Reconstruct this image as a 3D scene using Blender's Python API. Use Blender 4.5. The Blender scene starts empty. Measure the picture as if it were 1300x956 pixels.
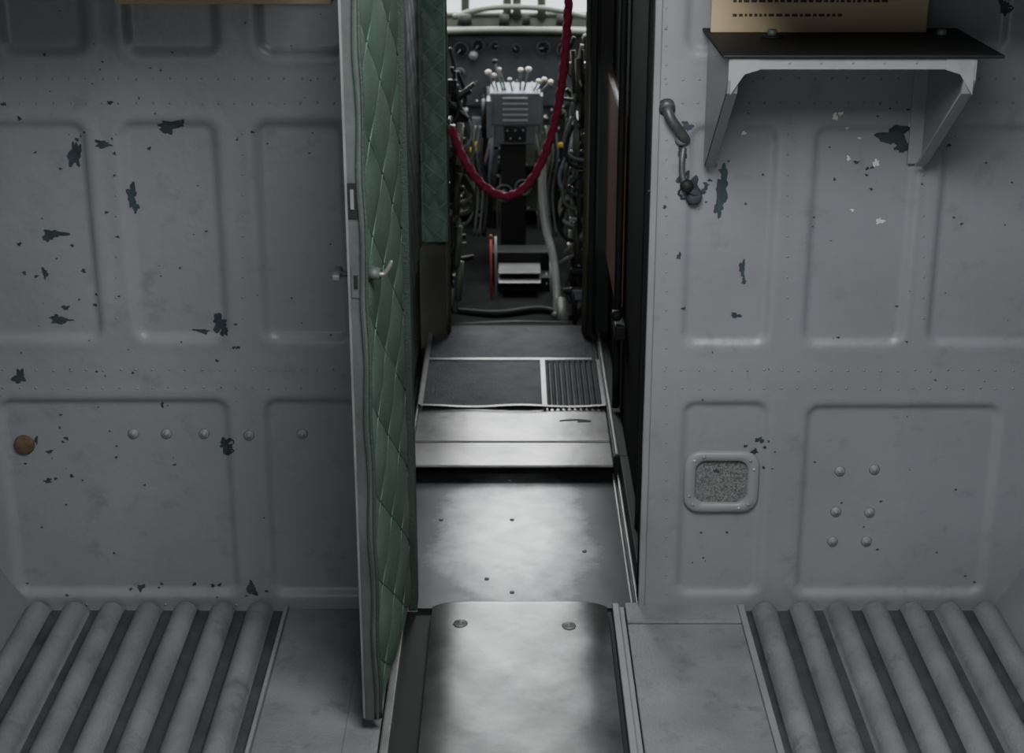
import bpy, bmesh, math, random
import numpy as np
from mathutils import Vector, Matrix
random.seed(7); np.random.seed(7)
# ------------------------------------------------------------------ survey helpers
F=2100.0; TH=math.radians(20); CAM=Vector((0,-3.2,1.7))
def ray(u,v):
    x=(u-650)/F; y=-(v-478)/F
    return Vector((x, math.cos(TH)+y*math.sin(TH), -math.sin(TH)+y*math.cos(TH)))
def onY(u,v,Y=0.0):
    d=ray(u,v); t=(Y-CAM.y)/d.y; return CAM+d*t
def onZ(u,v,Z=0.0):
    d=ray(u,v); t=(Z-CAM.z)/d.z; return CAM+d*t
# ------------------------------------------------------------------ materials
def newmat(name):
    m=bpy.data.materials.new(name); m.use_nodes=True
    nt=m.node_tree; b=nt.nodes['Principled BSDF']; return m,nt,b
def mat(name,col,rough=0.5,metal=0.0,var=0.25,scale=6.0,bump=0.0,bscale=60.0,col2=None,c2scale=3.0,c2lo=.55,c2hi=.7,spec=0.5):
    m,nt,b=newmat(name); N=nt.nodes; L=nt.links
    tc=N.new('ShaderNodeTexCoord')
    n1=N.new('ShaderNodeTexNoise'); n1.inputs['Scale'].default_value=scale; n1.inputs['Detail'].default_value=6
    L.new(tc.outputs['Object'],n1.inputs['Vector'])
    r=N.new('ShaderNodeValToRGB'); r.color_ramp.elements[0].position=.3; r.color_ramp.elements[1].position=.7
    c=Vector(col)
    r.color_ramp.elements[0].color=(*(c*(1-var)),1); r.color_ramp.elements[1].color=(*(c*(1+var)),1)
    L.new(n1.outputs['Fac'],r.inputs['Fac'])
    out=r.outputs['Color']
    if col2 is not None:
        n2=N.new('ShaderNodeTexNoise'); n2.inputs['Scale'].default_value=c2scale; n2.inputs['Detail'].default_value=8; n2.inputs['Roughness'].default_value=.65
        L.new(tc.outputs['Object'],n2.inputs['Vector'])
        r2=N.new('ShaderNodeValToRGB'); r2.color_ramp.elements[0].position=c2lo; r2.color_ramp.elements[1].position=c2hi
        L.new(n2.outputs['Fac'],r2.inputs['Fac'])
        mx=N.new('ShaderNodeMix'); mx.data_type='RGBA'
        L.new(r2.outputs['Color'],mx.inputs['Factor']); L.new(out,mx.inputs['A']); mx.inputs['B'].default_value=(*col2,1)
        out=mx.outputs['Result']
    L.new(out,b.inputs['Base Color'])
    b.inputs['Roughness'].default_value=rough; b.inputs['Metallic'].default_value=metal
    b.inputs['Specular IOR Level'].default_value=spec
    if bump>0:
        n3=N.new('ShaderNodeTexNoise'); n3.inputs['Scale'].default_value=bscale; n3.inputs['Detail'].default_value=5
        L.new(tc.outputs['Object'],n3.inputs['Vector'])
        bp=N.new('ShaderNodeBump'); bp.inputs['Strength'].default_value=bump; bp.inputs['Distance'].default_value=.004
        L.new(n3.outputs['Fac'],bp.inputs['Height']); L.new(bp.outputs['Normal'],b.inputs['Normal'])
    return m
M_wall=mat('grey_wall_paint',(.240,.249,.262),.38,0,.13,2.2,.22,45,col2=(.165,.174,.182),c2scale=14,c2lo=.56,c2hi=.80)
M_shell=mat('fuselage_paint',(.17,.18,.19),.55,0,.15,3,.3,40)
M_floorp=mat('grey_floor_paint',(.200,.205,.205),.55,0,.18,7,.5,160,col2=(.115,.12,.125),c2scale=16,c2lo=.54,c2hi=.74)
M_dirtshade=mat('grimy_shaded_floor_paint',(.055,.057,.059),.7,0,.3,12,.5,160)  # dirt between the ribs, darkened to hold the shade of the gaps too
M_metal=mat('bare_aluminium',(.29,.29,.28),.34,.85,.28,5,.15,35,col2=(.11,.11,.11),c2scale=6,c2lo=.42,c2hi=.75)
M_metalb=mat('scuffed_aluminium',(.32,.32,.32),.33,.85,.2,6,.16,16,col2=(.12,.12,.12),c2scale=5,c2lo=.42,c2hi=.75)
M_trim=mat('worn_trim',(.20,.21,.20),.45,.3,.25,12)
M_fit=mat('dark_fitting',(.085,.09,.092),.42,.2,.3,25)
M_dark=mat('dark_paint',(.016,.017,.016),.6,0,.3,8,spec=.3)
M_cfloor=mat('dark_cockpit_floor',(.010,.010,.010),.8,0,.4,9,.5,60,spec=.1)
M_black=mat('black_panel',(.008,.008,.009),.6,0,.3,8,spec=.35)
M_matt=mat('matt_black_unlit',(.006,.006,.006),.9,0,.3,8,spec=.08)  # unlit shade of the right corridor wall put into this black
M_chipshade=mat('chipped_primer_shade',(.040,.057,.063),.6,0,.3,30,spec=.3)
M_chipw=mat('bare_fleck',(.62,.62,.58),.5,0,.15,30)
M_rivet=mat('rivet_paint',(.24,.25,.26),.38,0,.1,8)
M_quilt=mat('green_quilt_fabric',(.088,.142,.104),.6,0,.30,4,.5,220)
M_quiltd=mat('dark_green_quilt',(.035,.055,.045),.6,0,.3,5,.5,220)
M_quiltb=mat('teal_quilt_fabric',(.110,.190,.155),.5,0,.25,8,.4,220)
M_seam=mat('quilt_seam_thread',(.085,.145,.108),.65,0,.2,30)
M_seamb=mat('teal_seam_thread',(.18,.28,.24),.6,0,.2,30)
M_edge=mat('door_edge_paint',(.075,.088,.083),.55,.0,.25,9,.3,50)
M_mat=mat('rubber_mat',(.048,.046,.056),.7,0,.4,14,.6,150,spec=.25)
M_olive=mat('olive_paint',(.05,.052,.038),.5,0,.25,7,spec=.3)
M_cock=mat('cockpit_green',(.085,.10,.075),.5,0,.25,9)
M_brown=mat('brown_leather',(.15,.080,.055),.5,0,.3,6)
M_tan=mat('tan_card',(.52,.41,.26),.6,0,.08,6)
M_ink=mat('ink',(.06,.05,.04),.7)
M_rope=mat('red_velvet_rope',(.23,.010,.045),.8,0,.3,60,.6,300)
M_panel=mat('panel_grey_blue',(.045,.052,.060),.5,0,.3,12)
M_grey=mat('instrument_grey',(.13,.15,.17),.45,.1,.2,10)
M_lgrey=mat('light_grey_enamel',(.42,.43,.42),.4,.2,.15,10)
M_white=mat('ivory_knob',(.62,.60,.52),.35,0,.06,10)
M_yel=mat('yellow_paint',(.55,.36,.05),.45,0,.1,10)
M_red=mat('red_paint',(.33,.05,.04),.45,0,.1,10)
M_cork=mat('rust_brown_plug',(.12,.08,.05),.85,0,.4,40,.6,120)
M_steel=mat('worn_steel',(.30,.30,.29),.42,.7,.2,12)
def mesh_mat():
    m,nt,b=newmat('speckled_mesh'); N=nt.nodes;L=nt.links
    tc=N.new('ShaderNodeTexCoord'); v=N.new('ShaderNodeTexVoronoi'); v.inputs['Scale'].default_value=330
    L.new(tc.outputs['Object'],v.inputs['Vector'])
    r=N.new('ShaderNodeValToRGB'); r.color_ramp.elements[0].color=(.08,.08,.08,1); r.color_ramp.elements[1].color=(.22,.22,.215,1)
    r.color_ramp.elements[0].position=.15; r.color_ramp.elements[1].position=.8
    L.new(v.outputs['Color'],r.inputs['Fac']); L.new(r.outputs['Color'],b.inputs['Base Color']); b.inputs['Roughness'].default_value=.7
    return m
M_mesh=mesh_mat()
def worn_lit_floor():
    # painted sheet metal, scuffed in the foot track; lit patch painted as paler oval
    m,nt,b=newmat('worn_lit_walkway_metal'); N=nt.nodes;L=nt.links
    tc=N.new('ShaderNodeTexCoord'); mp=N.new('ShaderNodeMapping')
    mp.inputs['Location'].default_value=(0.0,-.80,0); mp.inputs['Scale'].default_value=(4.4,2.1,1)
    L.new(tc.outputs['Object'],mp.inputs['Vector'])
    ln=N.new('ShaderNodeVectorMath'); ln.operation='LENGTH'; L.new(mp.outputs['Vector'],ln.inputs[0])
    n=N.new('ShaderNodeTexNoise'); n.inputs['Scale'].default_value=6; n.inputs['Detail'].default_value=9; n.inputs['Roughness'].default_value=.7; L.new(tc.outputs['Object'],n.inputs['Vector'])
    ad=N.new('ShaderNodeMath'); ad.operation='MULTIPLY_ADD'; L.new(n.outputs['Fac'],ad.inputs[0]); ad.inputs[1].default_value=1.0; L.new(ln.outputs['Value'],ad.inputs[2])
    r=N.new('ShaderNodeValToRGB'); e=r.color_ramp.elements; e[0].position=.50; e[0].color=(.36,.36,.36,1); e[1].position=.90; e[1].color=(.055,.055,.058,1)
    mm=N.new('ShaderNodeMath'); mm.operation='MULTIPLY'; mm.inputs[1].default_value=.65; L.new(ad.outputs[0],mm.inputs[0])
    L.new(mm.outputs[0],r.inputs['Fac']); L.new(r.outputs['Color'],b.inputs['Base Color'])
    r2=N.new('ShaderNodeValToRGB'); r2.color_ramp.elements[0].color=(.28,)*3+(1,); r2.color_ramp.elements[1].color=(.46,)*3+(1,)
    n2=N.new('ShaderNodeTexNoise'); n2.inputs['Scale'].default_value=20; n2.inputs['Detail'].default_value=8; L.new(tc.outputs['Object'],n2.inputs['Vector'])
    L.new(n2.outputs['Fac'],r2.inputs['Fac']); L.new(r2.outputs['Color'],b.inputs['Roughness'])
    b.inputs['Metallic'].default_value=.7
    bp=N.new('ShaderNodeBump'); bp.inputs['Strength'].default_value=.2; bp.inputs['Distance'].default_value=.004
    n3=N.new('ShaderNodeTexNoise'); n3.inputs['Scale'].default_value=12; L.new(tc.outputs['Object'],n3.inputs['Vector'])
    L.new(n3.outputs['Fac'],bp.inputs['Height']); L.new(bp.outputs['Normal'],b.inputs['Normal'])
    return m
M_walk=worn_lit_floor()
def glass():
    m,nt,b=newmat('window_glass'); b.inputs['Transmission Weight'].default_value=1; b.inputs['Roughness'].default_value=.02; b.inputs['IOR'].default_value=1.1
    return m
M_glass=glass()
# ------------------------------------------------------------------ builder
class B:
    def __init__(s,name): s.name=name; s.bm=bmesh.new(); s.mats=[]
    def mi(s,m):
        if m not in s.mats: s.mats.append(m)
        return s.mats.index(m)
    def merge(s,t,m,smooth=False):
        i=s.mi(m)
        for f in t.faces: f.material_index=i; f.smooth=smooth
        me=bpy.data.meshes.new('t'); t.to_mesh(me); t.free(); s.bm.from_mesh(me); bpy.data.meshes.remove(me)
    def box(s,x0,x1,y0,y1,z0,z1,m,bev=0,M=None):
        t=bmesh.new(); bmesh.ops.create_cube(t,size=1)
        bmesh.ops.scale(t,vec=(abs(x1-x0),abs(y1-y0),abs(z1-z0)),verts=t.verts)
        if bev>0: bmesh.ops.bevel(t,geom=t.edges[:],offset=bev,segments=2,affect='EDGES',profile=.5)
        if M is not None: bmesh.ops.transform(t,matrix=M,verts=t.verts)
        bmesh.ops.translate(t,vec=((x0+x1)/2,(y0+y1)/2,(z0+z1)/2),verts=t.verts)
        s.merge(t,m); return s
    def cyl(s,p0,p1,r,m,r2=None,seg=16,bev=0):
        p0=Vector(p0);p1=Vector(p1); d=p1-p0
        t=bmesh.new(); bmesh.ops.create_cone(t,cap_ends=True,segments=seg,radius1=r,radius2=r if r2 is None else r2,depth=d.length)
        if bev>0:
            es=[e for e in t.edges if abs(e.verts[0].co.z-e.verts[1].co.z)<1e-6]
            bmesh.ops.bevel(t,geom=es,offset=bev,segments=2,affect='EDGES',profile=.5)
        q=Vector((0,0,1)).rotation_difference(d.normalized()).to_matrix().to_4x4()
        bmesh.ops.transform(t,matrix=Matrix.Translation((p0+p1)/2)@q,verts=t.verts)
        s.merge(t,m,True); return s
    def sph(s,c,r,m,sc=(1,1,1),sub=2):
        t=bmesh.new(); bmesh.ops.create_icosphere(t,subdivisions=sub,radius=r)
        bmesh.ops.scale(t,vec=sc,verts=t.verts); bmesh.ops.translate(t,vec=Vector(c),verts=t.verts)
        s.merge(t,m,True); return s
    def tube(s,pts,r,m,seg=10,closed=False,res=6,mod=None):
        P=[Vector(p) for p in pts]; n=len(P); Q=[]
        rng=n if closed else n-1
        for i in range(rng):
            g=lambda k:P[k%n] if closed else P[max(0,min(n-1,k))]
            a,b,c,d=g(i-1),g(i),g(i+1),g(i+2)
            for j in range(res):
                t=j/res
                Q.append(.5*((2*b)+(c-a)*t+(2*a-5*b+4*c-d)*t*t+(3*b-a-3*c+d)*t**3))
        if not closed: Q.append(P[-1])
        N=len(Q); t_=bmesh.new(); rings=[]; nrm=None; L=0
        for i in range(N):
            tg=(Q[(i+1)%N]-Q[i-1]) if closed else (Q[min(N-1,i+1)]-Q[max(0,i-1)])
            tg.normalize()
            if nrm is None:
                nrm=tg.orthogonal().normalized()
            nrm=(nrm-tg*nrm.dot(tg)).normalized(); bi=tg.cross(nrm)
            if i: L+=(Q[i]-Q[i-1]).length
            rings.append([t_.verts.new(Q[i]+(nrm*math.cos(2*math.pi*k/seg)+bi*math.sin(2*math.pi*k/seg))*(r*(mod(L,2*math.pi*k/seg) if mod else 1))) for k in range(seg)])
        for i in range(N if closed else N-1):
            A=rings[i];C=rings[(i+1)%N]
            for k in range(seg): t_.faces.new((A[k],A[(k+1)%seg],C[(k+1)%seg],C[k]))
        if not closed: t_.faces.new(rings[0][::-1]); t_.faces.new(rings[-1])
        s.merge(t_,m,True); return s
    def prism(s,pts,ext,m,smooth=False):
        t=bmesh.new(); a=[t.verts.new(Vector(p)) for p in pts]; e=Vector(ext); b=[t.verts.new(Vector(p)+e) for p in pts]
        t.faces.new(a); t.faces.new(b[::-1]); n=len(a)
        for i in range(n): t.faces.new((a[i],b[i],b[(i+1)%n],a[(i+1)%n]))
        bmesh.ops.recalc_face_normals(t,faces=t.faces[:]); s.merge(t,m,smooth); return s
    def grid(s,fn,nu,nv,m,keep=None):
        t=bmesh.new(); V=[[t.verts.new(fn(i/nu,j/nv)) for j in range(nv+1)] for i in range(nu+1)]
        for i in range(nu):
            for j in range(nv):
                if keep and not keep((i+.5)/nu,(j+.5)/nv): continue
                t.faces.new((V[i][j],V[i+1][j],V[i+1][j+1],V[i][j+1]))
        lo=[v for v in t.verts if not v.link_faces]
        bmesh.ops.delete(t,geom=lo,context='VERTS')
        s.merge(t,m,True); return s
    def done(s,parent=None):
        me=bpy.data.meshes.new(s.name); s.bm.to_mesh(me); s.bm.free()
        for m in s.mats: me.materials.append(m)
        o=bpy.data.objects.new(s.name,me); bpy.context.scene.collection.objects.link(o)
        if parent: o.parent=parent
        return o
def rr2(cx,cz,hx,hz,r,n=6):
    out=[]
    for (sx,sz,a0) in ((1,1,0),(-1,1,90),(-1,-1,180),(1,-1,270)):
        for k in range(n+1):
            a=math.radians(a0+90*k/n); out.append((cx+sx*(hx-r)+r*math.cos(a),cz+sz*(hz-r)+r*math.sin(a)))
    return out
# ------------------------------------------------------------------ bulkhead
DL,DR=-.205,.277; DTOP=1.82
R=1.28; CZ=.75
panels=[(-10,-140,105,72),(150,-140,275,72),(320,-140,440,72),
 (-90,152,122,434),(159,152,285,434),(326,152,445,434),
 (8,505,299,757),(338,505,500,757),
 (868,157,985,440),(1024,157,1160,440),(1185,157,1400,440),
 (860,508,972,757),(1014,512,1262,757),(1180,-140,1290,70),(870,-140,985,70)]
rects=[]
for (u0,v0,u1,v1) in panels:
    vm=(v0+v1)/2
    rects.append((onY(u0,vm).x,onY(u1,vm).x,onY(650,v1).z,onY(650,v0).z))
rects.append((-.55,.55,1.86,1.97))
def wall_h(x,z):
    h=0.0
    for (x0,x1,z0,z1) in rects:
        if x<x0-.03 or x>x1+.03 or z<z0-.03 or z>z1+.03: continue
        cx,cz=(x0+x1)/2,(z0+z1)/2; r=.032
        qx=abs(x-cx)-(x1-x0)/2+r; qz=abs(z-cz)-(z1-z0)/2+r
        d=math.hypot(max(qx,0),max(qz,0))+min(max(qx,qz),0)-r
        t=max(0,min(1,(-d)/.017)); t=t*t*(3-2*t)
        h=max(h,.0090*t)
        b=math.exp(-((d-.010)/.010)**2)*.0008
        h-=b
    h+=.0018*math.sin(x*5.1+z*3.3)*math.sin(z*6.7-x*2)
    return h     # + = recessed (away from cabin)
w=B('wall_front')
def side(xa,xb):
    nu=int((xb-xa)/.006); nv=340
    def fn(u,v):
        x=xa+(xb-xa)*u; z=-.02+2.05*v; return (x,wall_h(x,z),z)
    def keep(u,v):
        x=xa+(xb-xa)*u; z=-.02+2.05*v; return x*x+(z-CZ)**2<(R+.02)**2
    w.grid(fn,nu,nv,M_wall,keep)
side(-1.29,DL); side(DR,1.29)
w.grid(lambda u,v:(DL+(DR-DL)*u,wall_h(DL+(DR-DL)*u,DTOP+.2*v),DTOP+.2*v),80,36,M_wall)
w.box(-1.3,DL-.01,.02,.03,-.02,2.03,M_matt); w.box(DR+.01,1.3,.02,.03,-.02,2.03,M_matt)
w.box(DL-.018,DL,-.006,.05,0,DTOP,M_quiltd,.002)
w.box(DR-.004,DR+.010,-.008,.006,0,DTOP+.02,M_rivet,.003)
w.box(DR-.004,DR+.012,.006,.05,0,DTOP+.02,M_matt)
w.box(DL-.02,DR+.02,-.008,.05,DTOP,DTOP+.02,M_rivet,.003)
def rv(x,z,r,m=M_rivet,sub=1,flat=.45):
    w.sph((x,wall_h(x,z)-.0002,z),r,m,(1,flat,1),sub)
for (ua,ub) in ((5,432),(845,1296)):
    for v in (100,131,470,493):
        u=ua
        while u<ub:
            p=onY(u+random.uniform(-1.5,1.5),v+random.uniform(-1,1)); rv(p.x,p.z,.0028); u+=21
for u in (148,308,1000,1172):
    for v in range(170,430,26):
        p=onY(u,v); rv(p.x,p.z,.0026)
for v in range(10,770,24):
    p=onY(846,v); rv(p.x,p.z,.0026)
for u in (20,110,210,300,390,500): 
    p=onY(u,768); rv(p.x,p.z,.0035)
for (u,v) in ((168,553),(210,553),(258,553),(316,553),(383,553),(1067,600),(1111,598),(1062,652),(1105,653),(1058,690),(1101,690)):
    p=onY(u,v); y=wall_h(p.x,p.z)
    w.cyl((p.x,y-.0002,p.z),(p.x,y-.0030,p.z),.0115,M_rivet,.0095,20)
    w.sph((p.x,y-.0025,p.z),.006,M_rivet,(1,.5,1),2)
def wall_patch(u,v,du,dv,m=M_chipshade,off=.0012):
    c=onY(u,v); sc=onY(u+1,v).x-c.x
    rx,rz=du/2*sc,dv/2*sc; n=36
    ph=[random.uniform(0,6.28) for _ in range(5)]
    pts=[]
    for k in range(n):
        a=2*math.pi*k/n
        q=.95+.20*math.sin(2*a+ph[0])+.20*math.sin(3*a+ph[1])+.17*math.sin(5*a+ph[2])+.12*math.sin(8*a+ph[3])+.10*random.uniform(-1,1)
        q=max(q,.25)
        pts.append((c.x+rx*q*math.cos(a),c.z+rz*q*math.sin(a)))
    t=bmesh.new(); cv=t.verts.new((c.x,wall_h(c.x,c.z)-off,c.z))
    ring=[t.verts.new((x,wall_h(x,z)-off,z)) for x,z in pts]
    for k in range(n): t.faces.new((cv,ring[k],ring[(k+1)%n]))
    bmesh.ops.recalc_face_normals(t,faces=t.faces[:]); w.merge(t,m,True)
for c in [(216,160,30,17),(210,166,14,12),(93,199,14,30),(98,190,8,18),(131,183,22,9),(167,250,13,32),(171,262,8,14),(67,298,26,12),(60,304,12,7),
  (278,412,20,22),(284,420,12,14),(256,422,18,6),(76,408,28,8),(70,406,12,10),(25,478,15,19),(287,566,20,20),(290,574,12,10),(320,747,13,18),(56,348,8,12),(82,392,8,7),(105,345,6,5),(62,575,8,5),(83,558,6,4),(60,612,10,6),(90,606,5,4),(178,748,10,8),(205,516,3,10),
  (918,238,17,42),(914,264,12,26),(1136,172,38,24),(1146,185,26,18),(1164,172,18,14),(943,342,9,18),(945,358,6,9),(935,402,14,6),(893,244,10,9),(897,236,7,7),(1088,207,6,5),(876,243,24,36),(868,228,14,22),(866,195,12,18),(872,160,12,14),(862,325,6,8),  # patches by fitting and shelf foot: chips enlarged to paint the shelf shadow
  (1277,10,14,20),(150,300,4,3),(25,150,5,5),(868,392,5,4),(1065,430,4,3),(958,575,9,8),(965,560,10,8),(910,600,8,6),(140,130,9,4),(5,132,6,5),(45,560,5,9)]: wall_patch(*c)
for c in [(1060,148,8,8),(1067,144,6,5),(1113,208,7,11),(1157,158,7,6),(1078,202,5,6),(1118,282,10,8),(1083,268,4,4),(1092,176,4,3),(945,170,5,6),(1076,163,5,3)]: wall_patch(*c,m=M_chipw,off=.0016)
for k in range(130):
    u=random.choice([random.uniform(0,430),random.uniform(845,1300)]); v=random.uniform(0,765)
    s_=random.uniform(1.2,3.0); wall_patch(u,v,s_*random.uniform(.8,1.6),s_,m=M_chipshade)
for (cu,cv_,sp,n_) in ((70,590,110,8),(130,190,80,9),(1130,190,100,12),(905,240,60,10),(280,420,60,5),(960,570,30,6),(70,330,90,8),(230,750,160,10)):
    for k in range(n_):
        s_=random.uniform(2,4.5); wall_patch(random.gauss(cu,sp*.5),random.gauss(cv_,sp*.4) if cv_<700 else cv_+random.uniform(-8,6),s_*1.2,s_)
p=onY(30,566); y=wall_h(p.x,p.z); w.cyl((p.x,y+.001,p.z),(p.x,y-.007,p.z),.022,M_cork,.020,28,.002)
wall=w.done()
# ------------------------------------------------------------------ ventilation port
g=B('ventilation_grille')
c=onY(916,613); y0=wall_h(c.x,c.z)-.0
inn=rr2(c.x,c.z,.054,.048,.022)
t=bmesh.new(); ya=y0-.010
rings=[[t.verts.new((x,yy,z)) for x,z in rr2(c.x,c.z,hx_,hz_,rr)] for (hx_,hz_,rr,yy) in ((.079,.069,.034,y0+.012),(.079,.069,.034,y0-.006),(.076,.066,.032,ya),(.058,.051,.024,ya),(.054,.048,.022,y0-.004),(.054,.048,.022,y0+.010))]
n=len(rings[0])
for i in range(5):
    P_,Q_=rings[i],rings[i+1]
    for k in range(n): t.faces.new((P_[k],P_[(k+1)%n],Q_[(k+1)%n],Q_[k]))
bmesh.ops.recalc_face_normals(t,faces=t.faces[:]); g.merge(t,M_rivet,True)
g.prism([(x,y0-.001,z) for x,z in inn],(0,.008,0),M_mesh)
for k in range(8):
    q_=rr2(c.x,c.z,.067,.0585,.028,6)[int(k*28/8)]
    g.sph((q_[0],ya,q_[1]),.0042,M_lgrey if k%3==0 else M_wall,(1,.5,1),1)
g.done()
# ------------------------------------------------------------------ fuselage shell
def shell(name,a0,a1,wins=()):
    b=B(name); Y0,Y1=-6.0,0.02
    na=max(8,int(abs(a1-a0)/1.5)); ny=120
    def fn(u,v):
        a=math.radians(a0+(a1-a0)*u); return (R*math.cos(a),Y0+(Y1-Y0)*v,CZ+R*math.sin(a))
    def keep(u,v):
        a=a0+(a1-a0)*u; y=Y0+(Y1-Y0)*v
        for (y0,y1,b0,b1) in wins:
            if y0<y<y1 and b0<a<b1: return False
        return True
    b.grid(fn,na,ny,M_shell,keep)
    for yy in (-.55,-1.1,-1.65,-2.2,-2.75,-3.3,-3.85,-4.4,-4.95,-5.5):
        pts=[(math.cos(math.radians(a0+(a1-a0)*k/16))*(R-.012),yy,CZ+math.sin(math.radians(a0+(a1-a0)*k/16))*(R-.012)) for k in range(17)]
        b.tube(pts,.016,M_shell,6,res=2)
    return b.done()
winY=[(-2.05,-1.65),(-3.1,-2.7),(-4.15,-3.75),(-5.2,-4.8)]
shell('wall_right',-38,50,[(a,b,5,22) for a,b in winY])
shell('wall_left',130,218,[(a,b,158,175) for a,b in winY])
shell('ceiling',50,130)
wn=0
for sgn in (1,-1):
    for (a,b_) in winY:
        wn+=1; o=B('window_%d'%wn); xc=R*math.cos(math.radians(13.5)); zc=CZ+R*math.sin(math.radians(13.5))
        ym=(a+b_)/2
        ring=[(sgn*(R*math.cos(math.asin(max(-.9,min(.9,(z-CZ)/R))))-.005),yy,z) for yy,z in rr2(ym,zc,.215,.20,.06,3)]
        o.tube(ring,.018,M_trim,8,closed=True,res=2)
        o.prism([(sgn*(xc+.012),yy,z) for yy,z in rr2(ym,zc,.22,.20,.06,3)],(sgn*.004,0,0),M_glass)
        o.done()
rb=B('wall_back'); rb.box(-1.28,1.28,-6.06,-6.0,-.05,2.03,M_shell); rb.done()
for sx in (-1,1):
    lr=B('added_shade_rack')  # unseen overhead board, added to shade the upper bulkhead
    xa,xb=sorted((sx*.36,sx*.98))
    lr.box(xa,xb,-.46,-.02,1.405,1.420,M_shell,.003); lr.box(xa,xb,-.475,-.46,1.38,1.50,M_shell,.004)
    for k in range(3): 
        xx=xa+.05+(xb-xa-.1)*k/2; lr.tube([(xx,-.01,1.385),(xx,-.2,1.40),(xx,-.45,1.405)],.010,M_shell,8)
    lr.done()
# ------------------------------------------------------------------ cabin floor
f=B('floor')
f.box(-1.12,1.12,-6,.06,-.08,-.014,M_dirtshade)
def ribs(xa,xb,centres):
    nu=int((xb-xa)/.0035); ys=[.02,-.004,-.007,-.012,-.020,-.032,-.3,-.8,-1.6,-3,-6]
    T=bmesh.new(); V=[]; K=[]
    for i in range(nu+1):
        x=xa+(xb-xa)*i/nu; row=[]
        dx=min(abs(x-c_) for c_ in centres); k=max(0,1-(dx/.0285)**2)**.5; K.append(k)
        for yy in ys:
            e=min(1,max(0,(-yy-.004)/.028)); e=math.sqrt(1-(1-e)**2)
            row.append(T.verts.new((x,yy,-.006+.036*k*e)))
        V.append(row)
    mi1=f.mi(M_floorp); mi2=f.mi(M_dirtshade)
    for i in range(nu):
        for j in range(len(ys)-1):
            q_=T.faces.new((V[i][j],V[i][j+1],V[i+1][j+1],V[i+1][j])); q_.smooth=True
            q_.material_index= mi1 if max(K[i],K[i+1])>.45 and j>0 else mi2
    me=bpy.data.meshes.new('t'); T.to_mesh(me); T.free(); f.bm.from_mesh(me); bpy.data.meshes.remove(me)
lc=[-.545-.0795*k for k in range(7)]; rc=[.545+.0795*k for k in range(7)]
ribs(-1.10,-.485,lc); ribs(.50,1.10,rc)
f.box(-.492,-.484,-6,-.002,-.014,.012,M_rivet,.002)
f.box(.488,.502,-6,-.002,-.014,.012,M_rivet,.002)
f.box(-.484,-.315,-6,.01,-.014,.0,M_floorp,.002)
f.box(.245,.488,-.078,.01,-.014,.010,M_floorp,.003)
f.box(.245,.488,-6,-.084,-.014,.008,M_floorp,.003)
f.box(-.245,-.228,-6,-.0,-.014,.012,M_steel,.003)
f.box(-.315,-.249,-6,-.0,-.014,.004,M_floorp,.002)
f.box(-.228,-.172,-6,-.0,-.014,-.008,M_dark)
f.box(.205,.215,-6,.0,-.014,-.004,M_dark)
f.box(.217,.232,-6,.0,-.014,.014,M_rivet,.003)
f.box(.232,.243,-6,.0,-.014,.004,M_rivet,.002)
f.done()
tp=B('threshold_plate')
def crown(u,v):
    x=-.172+.377*u; yy=-.006-5.9*(v**2.2)
    z=.026-.014*abs(2*u-1)**8 -.014*max(0,1-(-yy)/.02)**2
    return (x,yy,z+.0006*math.sin(x*40)*math.sin(yy*26))
tp.grid(crown,60,90,M_metalb)
tp.box(-.172,.205,-5.9,-.010,-.012,.012,M_metal,.002)
for u,v in ((585,789),(722,792)):
    q=onZ(u,v,.024); tp.cyl((q.x,q.y-.012,.024),(q.x,q.y-.012,.0280),.016,M_trim,.014,24); tp.cyl((q.x,q.y-.012,.0275),(q.x,q.y-.012,.0295),.006,M_trim,.006,12)
tp.done()
# ------------------------------------------------------------------ corridor
cf=B('corridor_floor')
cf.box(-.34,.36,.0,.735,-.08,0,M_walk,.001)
cf.box(-.34,.36,.735,1.76,-.08,-.002,M_dark)
def lvl(y0,y1,z0,z1,m): cf.box(-.262,.262,y0,y1,z0,z1,m,.003)
cf.box(-.262,.262,.745,.76,-.05,.026,M_dark)
lvl(.715,.870,.024,.032,M_metal); lvl(.876,1.75,.022,.034,M_metal)
cf.box(-.262,.262,.868,.878,.02,.030,M_dark)
cf.tube([(.13,1.02,.035),(.17,1.028,.036),(.215,1.02,.035),(.18,1.012,.035)],.0018,M_trim,6)
cf.box(.262,.300,.735,1.73,-.05,.050,M_dark,.003)
cf.box(.268,.274,.735,1.73,.05,.056,M_steel,.001)
cf.box(.258,.264,.0,.72,0,.007,M_steel,.002)
cf.box(.270,.276,.0,.72,0,.010,M_steel,.002)
cf.box(.278,.300,.05,.735,0,.05,M_dark,.002)
cf.box(-.266,-.262,.0,1.7,0,.040,M_trim,.001)
for (u,v) in ((650,752),(650,660),(742,700),(560,660),(618,735),(647,610)):
    q=onZ(u,v,0); cf.cyl((q.x,q.y,0),(q.x,q.y,.002),.0055,M_trim,.005,12)
cf.box(-.92,.92,1.79,3.6,-.08,-.03,M_cfloor)
cf.box(-.19,.21,1.87,1.92,-.04,.025,M_cfloor,.012)
cf.tube([(-.20,2.2,-.025),(-.05,2.15,-.02),(.1,2.2,-.02),(.2,2.12,-.025)],.012,M_dark)
cf.tube([(-.2,2.0,-.02),(0,1.97,.0),(.2,2.02,-.02)],.014,M_dark)
cf.done()
rm=B('rubber_floor_mat')
def mz(x,y): return .040+.003*math.sin(x*23+1)*math.exp(-abs(y-1.11)*14)
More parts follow.
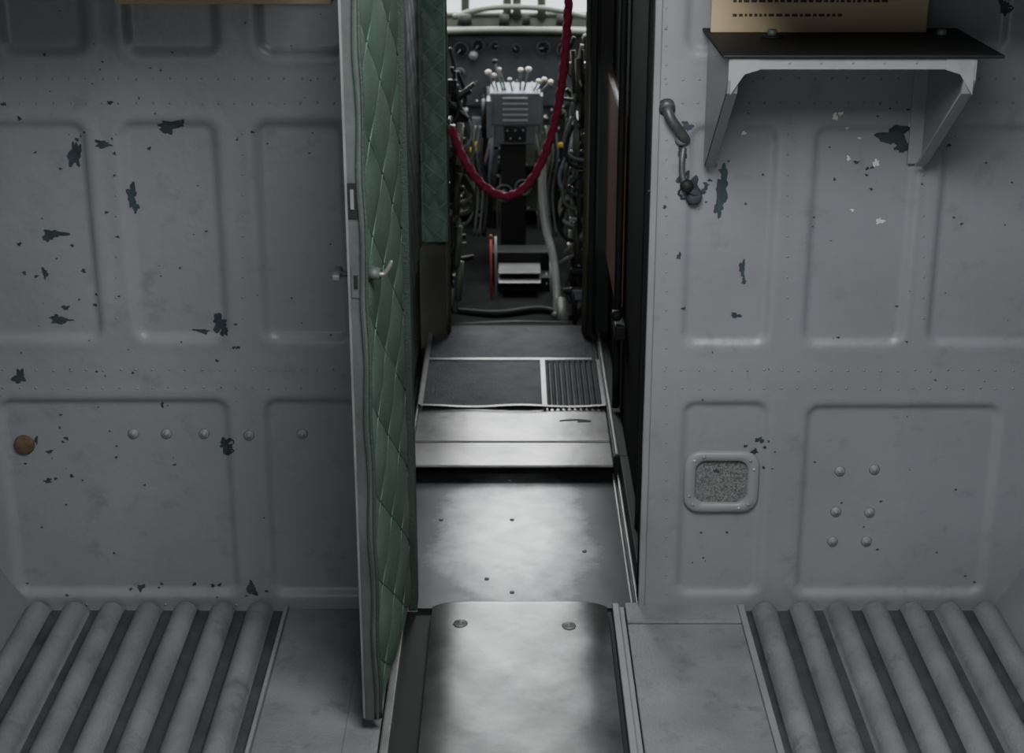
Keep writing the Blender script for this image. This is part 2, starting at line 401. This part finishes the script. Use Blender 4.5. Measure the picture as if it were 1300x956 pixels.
def matgrid(x0,x1,y0,y1,m,ribbed=False,dz=0):
    nu=int((x1-x0)/(.0025 if ribbed else .01)); 
    def fn(u,v):
        x=x0+(x1-x0)*u; y=y0+(y1-y0)*v
        z=mz(x,y)+dz+(.004*(math.sin((x-x0)*2*math.pi/.016)) if ribbed else .0)
        return (x,y,z)
    rm.grid(fn,nu,20,m)
YB=1.115; YM=1.50; YE=1.84
matgrid(-.25,.085,YB,YM,M_mat); matgrid(.100,.255,YB,YM,M_mat,True)
matgrid(-.25,.225,YM+.02,YE,M_mat)
rm.box(-.25,.25,YB+.012,YE,.034,.037,M_dark)
for (x0,x1,y0,y1) in ((-.255,.26,YB-.008,YB+.004),(-.255,.24,YM,YM+.016),(.085,.098,YB,YM),(-.262,-.250,YB,YE),(.252,.262,YB,YM)):
    rm.grid(lambda u,v:(x0+(x1-x0)*u,y0+(y1-y0)*v,mz(x0+(x1-x0)*u,y0+(y1-y0)*v)+.004),30,4,M_steel)
rm.done()
def quilt(a,b,wq=.12,hq=.12,d=.012):
    s1=abs(math.sin(math.pi*(a/wq+b/hq))); s2=abs(math.sin(math.pi*(a/wq-b/hq)))
    return d*(s1*s2)**.45
cl=B('corridor_wall_left')
cl.box(-.32,-.285,.05,1.71,-.0,1.9,M_dark)
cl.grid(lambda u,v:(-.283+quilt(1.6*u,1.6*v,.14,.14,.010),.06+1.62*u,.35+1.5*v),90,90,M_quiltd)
cl.tube([(-.265,.45,.95),(-.250,.45,.93),(-.250,.50,.90),(-.265,.5,.88)],.006,M_lgrey)
cl.done()
cr=B('corridor_wall_right')
cr.box(.300,.34,.05,1.08,0,1.9,M_matt)
cr.box(.300,.34,1.08,1.73,.0,.32,M_matt)
cr.box(.282,.34,1.10,1.70,.33,.88,M_brown,.01)
cr.box(.300,.34,1.08,1.73,.88,1.9,M_matt)
cr.tube([(.292,.30,0.02),(.292,.30,.9),(.292,.31,1.85)],.007,M_dark)
cr.tube([(.285,1.06,0.06),(.285,1.06,.9),(.285,1.06,1.85)],.010,M_dark)
cr.box(.27,.30,.92,1.07,.30,.34,M_dark,.004); cr.sph((.275,.95,.36),.016,M_dark); 
cr.done()
cc=B('corridor_ceiling'); cc.box(-.32,.34,.04,1.73,1.9,1.93,M_dark); cc.done()
cb=B('cockpit_bulkhead'); JL,JR=-.195,.222; YBk=1.745
cb.box(-.95,JL,YBk,YBk+.025,-.02,1.9,M_olive,.002)
cb.box(JR,.95,YBk,YBk+.025,-.02,1.9,M_dark,.002)
cb.box(JL,JR,YBk,YBk+.025,1.7,1.9,M_dark)
cb.tube([(JR+.005,YBk-.008,.05),(JR+.005,YBk-.008,.9),(JR+.005,YBk-.008,1.7)],.009,M_olive)
cb.tube([(JR+.035,YBk-.008,.05),(JR+.035,YBk-.008,.9),(JR+.035,YBk-.008,1.7)],.006,M_black)
cb.tube([(JL-.003,YBk-.004,.05),(JL-.003,YBk-.004,.9),(JL-.003,YBk-.004,1.7)],.007,M_olive)
cb.done()
qp=B('quilted_door_pad')
zb=onY(550,308,1.70).z
qp.grid(lambda u,v:(-.275+.078*u,1.712-quilt(.078*u-.039,1.4*v,.078,.125,.008)+.012*(abs(2*u-1)**6),zb+(1.85-zb)*v),24,200,M_quiltb)
for k in range(23):
    z0=zb+.0625*k
    for (xa_,xb_) in ((-.272,-.200),(-.200,-.272)):
        if z0+.0625<1.85: qp.tube([(xa_,1.7075,z0),((xa_+xb_)/2,1.7045,z0+.031),(xb_,1.7075,z0+.0625)],.0018,M_seamb,5,res=2)
qp.box(-.275,-.197,1.715,1.733,zb,1.85,M_quiltb,.004)
qp.done()
# ------------------------------------------------------------------ cabin door (open towards cabin)
dr=B('door_1'); 
hx,hy=-.213,-.02; ex,ey=-.250,-.50; dv=Vector((ex-hx,ey-hy,0)); LD=dv.length; dn=dv.normalized(); nn=Vector((-dn.y,dn.x,0))
if nn.x<0: nn=-nn
Z0,Z1=.035,1.80; TK=.026
def dp(a,z,off): q=Vector((hx,hy,0))+dn*a+nn*off; return Vector((q.x,q.y,z))
def dbox(a0,a1,o0,o1,z0,z1,m):
    pts=[dp(a0,z0,o0),dp(a1,z0,o0),dp(a1,z0,o1),dp(a0,z0,o1)]; dr.prism(pts,(0,0,z1-z0),m)
dbox(0,LD-.012,-TK,-.006,Z0,Z1,M_wall)
WQ=.24; HQ=.17
def dq(u,v):
    a=.005+(LD-.020)*u; z=Z0+.01+(Z1-Z0-.02)*v; e=min(1,min(u,1-u)*14)
    wob=.0025*math.sin(z*7)*math.sin(a*9)
    return dp(a,z,-.006+quilt(a,z,WQ,HQ,.0085)*e+wob)
dr.grid(dq,90,300,M_quilt)
for k in range(-4,24):
    for sg_ in (1,-1):
        pts=[]
        for j in range(0,41):
            a=.01+(LD-.03)*j/40; z=HQ*(k-sg_*a/WQ)
            if Z0+.02<z<Z1-.02: pts.append(dp(a,z,-.0045+.0025*math.sin(z*7)*math.sin(a*9)))
        if len(pts)>3: dr.tube(pts,.0016,M_seam,5,res=1)
dbox(LD-.012,LD,-TK-.003,.002,Z0-.005,Z1,M_edge)
dbox(LD-.002,LD+.004,-TK-.003,-TK+.001,Z0,Z1,M_trim)
dr.tube([dp(LD-.002,Z0+(Z1-Z0)*k/24,.003+.0015*math.sin(k*2.1)) for k in range(25)],.0035,M_quiltd,6,res=3)
dr.tube([dp(LD+.003,Z0+(Z1-Z0)*k/30,-.006+.002*math.sin(k*1.7)) for k in range(31)],.0020,M_quiltd,6,res=3)
zl=onY(447,358,-.5).z; zs=onY(447,255,-.5).z
dbox(LD-.001,LD+.002,-TK+.003,-.008,zl-.028,zl+.028,M_edge); dbox(LD+.001,LD+.003,-TK+.007,-.012,zl-.012,zl+.012,M_dark)
dbox(LD-.001,LD+.003,-TK+.002,-.008,zs-.030,zs+.030,M_dark); dbox(LD+.002,LD+.005,-TK+.006,-.014,zs-.014,zs+.02,M_trim)
dr.cyl(dp(LD-.05,zl,-.002),dp(LD-.05,zl,.018),.012,M_edge,.010); 
dr.tube([dp(LD-.05,zl,.012),dp(LD-.05,zl,.024),dp(LD-.075,zl+.003,.029),dp(LD-.10,zl+.006,.030)],.0045,M_steel)
dr.cyl(dp(LD-.045,zl,-TK-.001),dp(LD-.045,zl,-TK-.030),.005,M_edge); dr.box(*[q for ab in zip(dp(LD-.045,zl,-TK-.03)-Vector((.007,.03,.006)),dp(LD-.045,zl,-TK-.03)+Vector((.007,.03,.006))) for q in ab],M_edge,.003)
for z in (.25,.95,1.55):
    dr.cyl(dp(0,z-.04,-.034),dp(0,z+.04,-.034),.007,M_trim)
dr.done()
# ------------------------------------------------------------------ shelf bracket, right
sh=B('wall_shelf'); zS=1.245; P=.33
xL=onY(898,70).x; xR=onY(1182,70).x
sh.box(xL-.012,xR+.045,-P,-.002,zS-.006,zS,M_black,.002)
sh.box(xL+.012,xR-.012,-P+.008,-P+.016,zS-.026,zS-.006,M_wall,.001)
sh.box(xL,xR,-P+.018,-.01,zS-.010,zS-.006,M_wall)
zbot=onY(900,207).z
def gus(x,W,inner):
    prof=[(-P+.008,zS-.006),(-P+.008,zS-.045),(-P+.020,zS-.070),(-.060,zbot+.018),(-.03,zbot)]
    sh.prism([(x,-.004,zS-.006)]+[(x,a,b) for a,b in prof]+[(x,-.004,zbot)],(.004,0,0),M_wall)
    back=[(a+.005,b+.002) for a,b in prof[::-1]]
    sh.prism([(x,a-.001,b) for a,b in prof]+[(x,a,b) for a,b in back],(W*inner,0,0),M_wall if inner>0 else M_rivet)
gus(xL,.018,1); gus(xR-.004,.016,-1)
for (xc_,s_) in ((xL+.004,1),(xR-.004,-1)):
    sh.prism([(xc_,-P+.006,zS-.006),(xc_+s_*.05,-P+.006,zS-.006),(xc_+s_*.05,-P+.006,zS-.026),(xc_+s_*.024,-P+.006,zS-.034),(xc_,-P+.006,zS-.07)],(0,.004,0),M_wall)
for xx in (xL+.002,xR-.03): sh.box(xx,xx+.028,-.008,-.002,zbot,zS-.006,M_wall,.001)
for u in (980,1195):
    q=onZ(u,47,zS); sh.cyl((q.x,q.y,zS),(q.x,q.y,zS+.004),.020,M_dark,.018,24); sh.cyl((q.x,q.y,zS+.004),(q.x,q.y,zS+.014),.010,M_trim,.009,6)
for k in range(7):
    sh.sph((xL+.05+(xR-xL-.1)*k/6,-P+.008,zS-.015),.0024,M_trim,(1,.5,1),1)
sh.done()
sg=B('sign_board'); q0=onY(902,24,-.055); q1=onY(1176,24,-.055)
sg.box(q0.x,q1.x,-.065,-.055,zS,zS+.11,M_tan,.002)
for r_ in range(3):
    x=q0.x+.04; z=zS+.030+r_*.026
    xe=q0.x+(.32 if r_ else .24)
    while x<xe:
        l=random.uniform(.004,.012); sg.box(x,x+l,-.0658,-.0648,z,z+.005,M_ink); x+=l+.004
sg.done()
s2=B('sign_board'); a=onY(148,4); b_=onY(422,4); s2.box(a.x,b_.x,-.016,-.003,a.z,a.z+.06,M_tan,.002)
x=a.x+.03
while x<b_.x-.05:
    l=random.uniform(.01,.03); s2.box(x,x+l,-.0172,-.0158,a.z+.035,a.z+.041,M_ink); x+=l+.007
s2.done()
cd=B('wall_conduit')
q=lambda u,v,y:onY(u,v,y)
cd.tube([q(848,136,-.004),q(848,141,-.014),q(852,152,-.020),q(860,163,-.020),q(867,173,-.012),q(870,178,-.0)],.0105,M_fit,12)
cd.cyl(q(846,133,.002),q(847,139,-.010),.016,M_fit)
cd.sph(q(866,176,-.006),.015,M_trim,(1,.6,1))
cd.tube([q(868,188,-.002),q(866,202,-.010),q(866,220,-.016),q(870,234,-.020),q(880,244,-.016),q(888,248,-.002)],.006,M_fit,12)
cd.sph(q(872,236,-.022),.014,M_dark,(1,.8,1))
cd.sph(q(881,250,-.006),.017,M_chipshade,(1,.6,1))
cd.done()
# ------------------------------------------------------------------ rope
rp=B('red_rope_barrier')
pts=[(727,-140),(725,-60),(722,0),(718,60),(711,120),(698,178),(675,228),(645,249),(614,236),(590,204),(573,163)]
rp.tube([onY(u,v,1.715-(.05 if 0<i<10 else 0)) for i,(u,v) in enumerate(pts)],.0125,M_rope,12,res=22,mod=lambda L,a:1+.16*math.sin(3*a+L*160))
e=onY(573,163,1.72); rp.cyl(e+Vector((-.012,0,0)),e+Vector((.012,0,0)),.012,M_steel); 
e=onY(727,-140,1.72); rp.cyl(e+Vector((-.004,0,0)),e+Vector((.02,0,.0)),.014,M_steel)
rp.done()
# ------------------------------------------------------------------ cockpit shell
ck=B('cockpit_shell'); 
ck.box(-.97,-.96,1.79,3.75,-.08,.95,M_cock); ck.box(.96,.97,1.79,3.75,-.08,.95,M_cock)
ck.box(-.97,.97,3.62,3.66,-.08,.775,M_cock)
ck.box(-.97,.97,1.79,2.9,1.62,1.66,M_cock)
for x in (-.95,-.45,-.19,-.02,.02,.12,.45,.95):
    ck.tube([(x,3.62,.77),(x*.95,3.4,1.2),(x*.9,3.0,1.60)],.018,M_cock,8)
for x in (-.95,.95):
    for y in (2.0,2.6,3.1): ck.tube([(x,y,.93),(x,y,1.2),(x*.96,y,1.62)],.02,M_cock,8)
ck.tube([(-.95,3.60,.785),(0,3.62,.785),(.95,3.60,.785)],.010,M_cock,8)
ck.done()
ip=B('instrument_panel'); YP=3.35
zt=onY(650,38,YP).z
ip.box(-.85,.85,YP,YP+.02,.20,zt,M_panel,.004)
ip.box(-.30,.30,YP-.012,YP,.46,zt-.02,M_panel,.006)
ip.tube([(-.85,YP-.03,zt-.05),(-.3,YP-.05,zt-.004),(0,YP-.06,zt+.006),(.3,YP-.05,zt-.004),(.85,YP-.03,zt-.05)],.014,M_cock,10)
ip.prism([(-.85,YP-.05,zt+.002),(.85,YP-.05,zt+.002),(.85,3.6,zt-.03),(-.85,3.6,zt-.03)],(0,0,.008),M_olive)
ip.tube([onY(575,22,3.45),onY(610,12,3.45),onY(650,9,3.45),onY(700,12,3.45),onY(745,22,3.45)],.012,M_cock,8)
for u_,r_ in ((590,.03),(640,.022),(668,.018),(715,.03)):
    c=onY(u_,22,3.42); ip.cyl(c-Vector((0,0,.03)),c+Vector((0,0,.012)),r_,M_dark,r_*.8,16)
def gauge(u,v,r,m=M_lgrey,Y=YP-.012,white=False):
    c=onY(u,v,Y); ip.cyl(c,c+Vector((0,-.014,0)),r,M_grey,r*.95,24,.001); ip.cyl(c+Vector((0,-.0135,0)),c+Vector((0,-.0155,0)),r*.82,m if white else M_black,None,24)
    a=random.uniform(0,6.28); e=c+Vector((math.cos(a)*r*.65,-.017,math.sin(a)*r*.65)); ip.cyl(c+Vector((0,-.017,0)),e,.0018,M_lgrey,None,6)
    for k in range(8):
        b=k*math.pi/4; ip.sph(c+Vector((math.cos(b)*r*.7,-.016,math.sin(b)*r*.7)),.0014,M_lgrey,sub=1)
for (u,v,r,wt) in ((585,62,.030,0),(607,57,.026,0),(601,70,.020,1),(628,58,.020,0),(655,62,.022,0),(690,60,.028,0),(716,62,.030,0),(734,90,.03,0),(728,125,.026,0),(584,92,.02,0),(712,145,.024,0),(585,150,.024,0),(732,160,.02,0)):
    gauge(u,v,r,white=wt)
for k in range(150):
    u=random.uniform(575,742); v=random.uniform(95,300)
    c=onY(u,v,YP-.0); r=random.uniform(.003,.010)
    ip.cyl(c,c+Vector((0,-random.uniform(.015,.035),0)),r,random.choice([M_lgrey,M_grey,M_black,M_steel,M_cock,M_grey,M_grey]),r*.8,10)
for (u,v,m) in ((652,212,M_red),(646,215,M_white),(630,208,M_lgrey),(672,210,M_lgrey),(740,120,M_lgrey)):
    c=onY(u,v,YP-.01); ip.sph(c,.010,m,(1,.7,1))
ip.box(-.16,-.05,YP-.03,YP,.30,.42,M_grey,.004); ip.box(.03,.17,YP-.025,YP,.22,.36,M_cock,.004)
for (u,v) in ((607,183),(712,184),(717,268),(603,190)):
    a=onY(u,v,YP-.03); ip.box(a.x-.022,a.x+.022,a.y-.012,a.y,a.z-.010,a.z+.010,M_yel,.004); ip.cyl(a,a+Vector((0,.04,0)),.008,M_grey)
for k in range(30):
    u=random.uniform(578,740); du=random.uniform(-12,12); v0=random.choice([110,120,150,190,190])
    ip.tube([onY(u,v0,YP-.03),onY(u+du*.3,v0+35,YP-.06),onY(u+du,v0+72,YP-.05),onY(u+du*.8,v0+120,YP-.02)],random.choice([.004,.006,.008]),random.choice([M_dark,M_grey,M_cock,M_steel,M_black,M_dark]),8)
ip.done()
pd=B('control_pedestal'); Yp=2.78
def pb(u0,v0,u1,v1,Y,d,m,bev=.003):
    a=onY(u0,v1,Y); b=onY(u1,v0,Y); pd.box(a.x,b.x,Y,Y+d,a.z,b.z,m,bev)
pb(622,118,686,160,Yp,.22,M_grey,.006)
pb(627,158,680,184,Yp+.01,.2,M_grey,.006)
pb(636,184,668,330,Yp+.05,.16,M_dark,.005)
pb(618,128,624,176,Yp-.01,.10,M_grey); pb(684,122,689,170,Yp+.02,.12,M_grey)
for k in range(5): pb(638,124+k*7,670,126+k*7,Yp-.006,.008,M_lgrey,.001)
pb(640,162,668,180,Yp-.012,.03,M_black,.002)
for (u,v) in ((644,166),(654,166),(664,166),(648,176),(660,176)):
    c=onY(u,v,Yp-.012); pd.sph(c,.005,M_grey,(1,.7,1))
for x0 in (628,640,652,664,676):
    a=onY(x0,118,Yp+.1); 
    arc=[(a.x-.003,Yp+.1+.09*math.cos(math.radians(t_)),a.z-.03+.07*math.sin(math.radians(t_))) for t_ in range(0,181,15)]
    pd.prism(arc,(.005,0,0),M_grey)
for (ub,ut,vt,m,r) in ((630,620,92,M_white,.012),(634,627,96,M_white,.010),(644,634,88,M_lgrey,.008),(652,647,101,M_lgrey,.008),(660,661,89,M_white,.010),(664,671,88,M_white,.011),(674,684,103,M_white,.010),(677,691,101,M_white,.010),(681,699,104,M_white,.010),(640,628,78,M_dark,.010)):
    a=onY(ub,122,Yp+.08); b=onY(ut,vt,Yp-.01); pd.cyl(a,b,.0042,M_trim,.0035,8); pd.sph(b,r,m,(1.1,1,.9))
def ring(bb,c,R_,r,m,ax='x'):
    pts=[]
    for k in range(16):
        a=2*math.pi*k/16
        pts.append((c[0],c[1]+R_*math.cos(a),c[2]+R_*math.sin(a)) if ax=='x' else (c[0]+R_*math.cos(a),c[1],c[2]+R_*math.sin(a)) if ax=='y' else (c[0]+R_*math.cos(a),c[1]+R_*math.sin(a),c[2]))
    bb.tube(pts,r,m,8,closed=True,res=2)
c=onY(614,150,Yp+.08); ring(pd,c,.065,.008,M_dark)
for k in range(4):
    a=k*math.pi/4; d=Vector((0,math.cos(a),math.sin(a)))*.062; pd.cyl(c-d,c+d,.004,M_grey,None,8)
c=onY(640,245,Yp+.03); ring(pd,c,.030,.004,M_grey,'y'); pd.cyl(c,c+Vector((0,.05,0)),.010,M_grey)
c=onY(664,238,Yp+.03); ring(pd,c,.028,.004,M_grey,'y')
# tubing and linkages either side of the pedestal
for (u0,s_) in ((616,-1),(610,-1),(604,-1),(692,1),(698,1),(704,1)):
    pd.tube([onY(u0,160,Yp+.15),onY(u0+s_*4,200,Yp+.10),onY(u0-s_*3,245,Yp+.08),onY(u0+s_*2,300,Yp+.02)],random.choice([.005,.008]),random.choice([M_fit,M_cock,M_dark]),8)
pd.done()
ft=B('floor_lever_box')
def fb(bb,u0,v0,u1,v1,Y,d,m,bev=.003):
    a=onY(u0,v1,Y); b=onY(u1,v0,Y); bb.box(a.x,b.x,Y,Y+d,a.z,b.z,m,bev)
fb(ft,622,320,702,352,2.55,.10,M_dark,.006); fb(ft,628,352,700,380,2.45,.12,M_black,.006)
a=onY(640,333,2.54); ft.box(a.x-.02,a.x+.13,2.42,2.56,a.z-.01,a.z-.004,M_trim,.002)
a=onY(640,350,2.45); ft.box(a.x-.02,a.x+.13,2.38,2.44,a.z-.01,a.z-.004,M_steel,.002)
for u in (624,630,700): 
    a=onY(u,385,2.35); b=onY(u-1,300 if u<650 else 330,2.42); ft.cyl(a,b,.0055,M_red if u==624 else M_trim,.005,10)
b=onY(623,302,2.42); ft.sph(b,.008,M_red,(1,1,1.6))
for k in range(6):
    a=onY(634+12*k,372,2.44); ft.cyl(a,a+Vector((0,-.01,0)),.008,M_black)
    ft.cyl(a+Vector((0,0,.03)),a+Vector((0,.05,.06)),.003,M_steel,None,6)
ft.done()
def seat(sx):
    s=B('pilot_seat'); cx=sx*.415
    s.box(cx-.20,cx+.20,2.25,2.66,.30,.335,M_olive,.012)
    s.box(cx-.18,cx+.18,2.27,2.64,.335,.40,M_brown,.025)
    s.box(cx-.19,cx+.19,2.20,2.24,.33,.92,M_olive,.015,Matrix.Rotation(math.radians(8),4,'X'))
    s.box(cx-.165,cx+.165,2.235,2.28,.40,.86,M_brown,.02,Matrix.Rotation(math.radians(8),4,'X'))
    xi=cx-sx*.20
    for x in (cx-.19,cx+.19):
        s.tube([(x,2.24,-.03),(x,2.26,.15),(x,2.30,.31)],.013,M_cock); s.tube([(x,2.62,-.03),(x,2.60,.15),(x,2.58,.31)],.013,M_cock)
        s.tube([(x,2.24,-.0),(x,2.42,.16),(x,2.60,.28)],.009,M_cock)
        s.tube([(x,2.22,.56),(x,2.35,.58),(x,2.50,.57),(x,2.56,.52),(x,2.58,.34)],.012,M_cock)
        s.box(x-.018,x+.018,2.28,2.52,.585,.61,M_dark,.008)
        s.box(x-.02,x+.02,2.2,2.70,-.03,-.012,M_dark,.003)
    for k in range(3):
        y=2.30+.11*k; s.cyl((xi,y,.22),(xi-sx*.015,y,.24+.05*k),.008,M_steel); 
    s.tube([(xi-sx*.01,2.3,.05),(xi-sx*.03,2.28,.25),(xi-sx*.02,2.33,.42)],.007,M_grey); s.sph((xi-sx*.02,2.33,.43),.014,M_black)
    ring(s,(xi-sx*.015,2.42,.14),.055,.007,M_cock)
    s.box(xi-.012,xi+.012,2.34,2.48,.40,.46,M_grey,.004)
    s.done()
seat(-1); seat(1)
def col(sx):
    s=B('control_column'); cx=sx*.40
    s.tube([(cx,2.95,-.03),(cx,2.93,.3),(cx,2.86,.62)],.022,M_cock,10)
    s.sph((cx,2.86,.64),.035,M_grey)
    pts=[(cx+.15*math.cos(math.radians(t_)),2.84,.66+.13*math.sin(math.radians(t_))) for t_ in range(-60,241,25)]
    s.tube(pts,.012,M_black,8); s.cyl((cx-.15,2.84,.66),(cx+.15,2.84,.66),.010,M_grey)
    s.done()
col(-1); col(1)
pt=B('curved_duct_pipe')
pt.tube([onY(u,v,Y) for u,v,Y in ((688,205,2.35),(689,250,2.33),(693,290,2.30),(702,325,2.25),(706,360,2.2),(708,402,2.15))],.014,M_lgrey,12)
pt.sph(onY(708,400,2.15),.022,M_grey,(1,1,.7)); pt.cyl(onY(712,380,2.12),onY(716,425,2.02),.016,M_cock,.024)
pt.done()
def cluster(name,ulo,uhi,vlo,vhi,Y,seed,n=34):
    random.seed(seed); s=B(name)
    a=onY(ulo,vhi,Y); b=onY(uhi,vlo,Y)
    zz=b.z; 
    out=(a.x if a.x<0 else b.x); inn_=(b.x if a.x<0 else a.x)
    sg_=1 if inn_>out else -1
    s.box(min(out,out-sg_*.05),max(out,out-sg_*.05),Y,Y+.06,-.03,zz,M_olive,.004)
    for k in range(n):
        z=a.z+(b.z-a.z)*random.random(); L_=abs(inn_-out)*random.uniform(.3,1)
        y=Y-random.uniform(-.04,.04); m=random.choice([M_grey,M_cock,M_trim,M_dark,M_olive,M_cock,M_black,M_dark])
        kind=random.randrange(4)
        if kind==0: s.cyl((out,y,z),(out+sg_*L_,y,z+random.uniform(-.08,.08)),random.uniform(.004,.009),m,None,8)
        elif kind==1:
            h=random.uniform(.008,.022); s.box(min(out,out+sg_*L_*.7),max(out,out+sg_*L_*.7),y,y+.03,z-h,z+h,m,.003)
        elif kind==2: s.cyl((out+sg_*L_*.5,y,z-.06),(out+sg_*L_*.6,y+.01,z+.07),random.uniform(.006,.012),m,None,8)
        else: s.tube([(out,y,z),(out+sg_*L_*.8,y-.01,z+.02),(out+sg_*L_,y,z+.07),(out+sg_*L_*.7,y,z+.14)],.006,m,8)
    return s
s=cluster('side_equipment_rack',562,604,90,372,1.95,3,66)
s.done()
s=cluster('side_equipment_rack',708,748,80,395,1.95,5,76)
s.done()
# ------------------------------------------------------------------ lights
def area(name,loc,target,size,sizey,en,col=(1,1,1)):
    l=bpy.data.lights.new(name,'AREA'); l.shape='RECTANGLE'; l.size=size; l.size_y=sizey; l.energy=en; l.color=col
    o=bpy.data.objects.new(name,l); bpy.context.scene.collection.objects.link(o); o.location=loc
    o.rotation_euler=(Vector(target)-Vector(loc)).to_track_quat('-Z','Y').to_euler(); return o
area('cabin_ceiling_light',(.20,-1.30,1.90),(.15,-.70,.2),.8,.8,37,(.97,.985,1))
area('cargo_door_daylight',(-.9,-4.6,.8),(.3,0,.3),1.2,1.2,15,(.95,.98,1))
area('cockpit_skylight',(0,3.0,1.6),(0,2.9,0),1.2,.8,32,(.97,.99,1))
area('windshield_daylight',(0,4.2,1.5),(0,1.2,.0),1.6,.7,66,(.97,.99,1))
wd=bpy.data.worlds.new('World'); bpy.context.scene.world=wd; wd.use_nodes=True
bg=wd.node_tree.nodes['Background']; bg.inputs[0].default_value=(.9,.95,1,1); bg.inputs[1].default_value=1.8
# ------------------------------------------------------------------ camera
cam=bpy.data.cameras.new('camera'); co=bpy.data.objects.new('camera',cam); bpy.context.scene.collection.objects.link(co)
co.location=CAM; co.rotation_euler=(math.radians(70),0,0); cam.sensor_width=36; cam.lens=F*36/1300; cam.clip_start=.05
cam.dof.use_dof=True; cam.dof.focus_distance=3.4; cam.dof.aperture_fstop=5.6
bpy.context.scene.camera=co
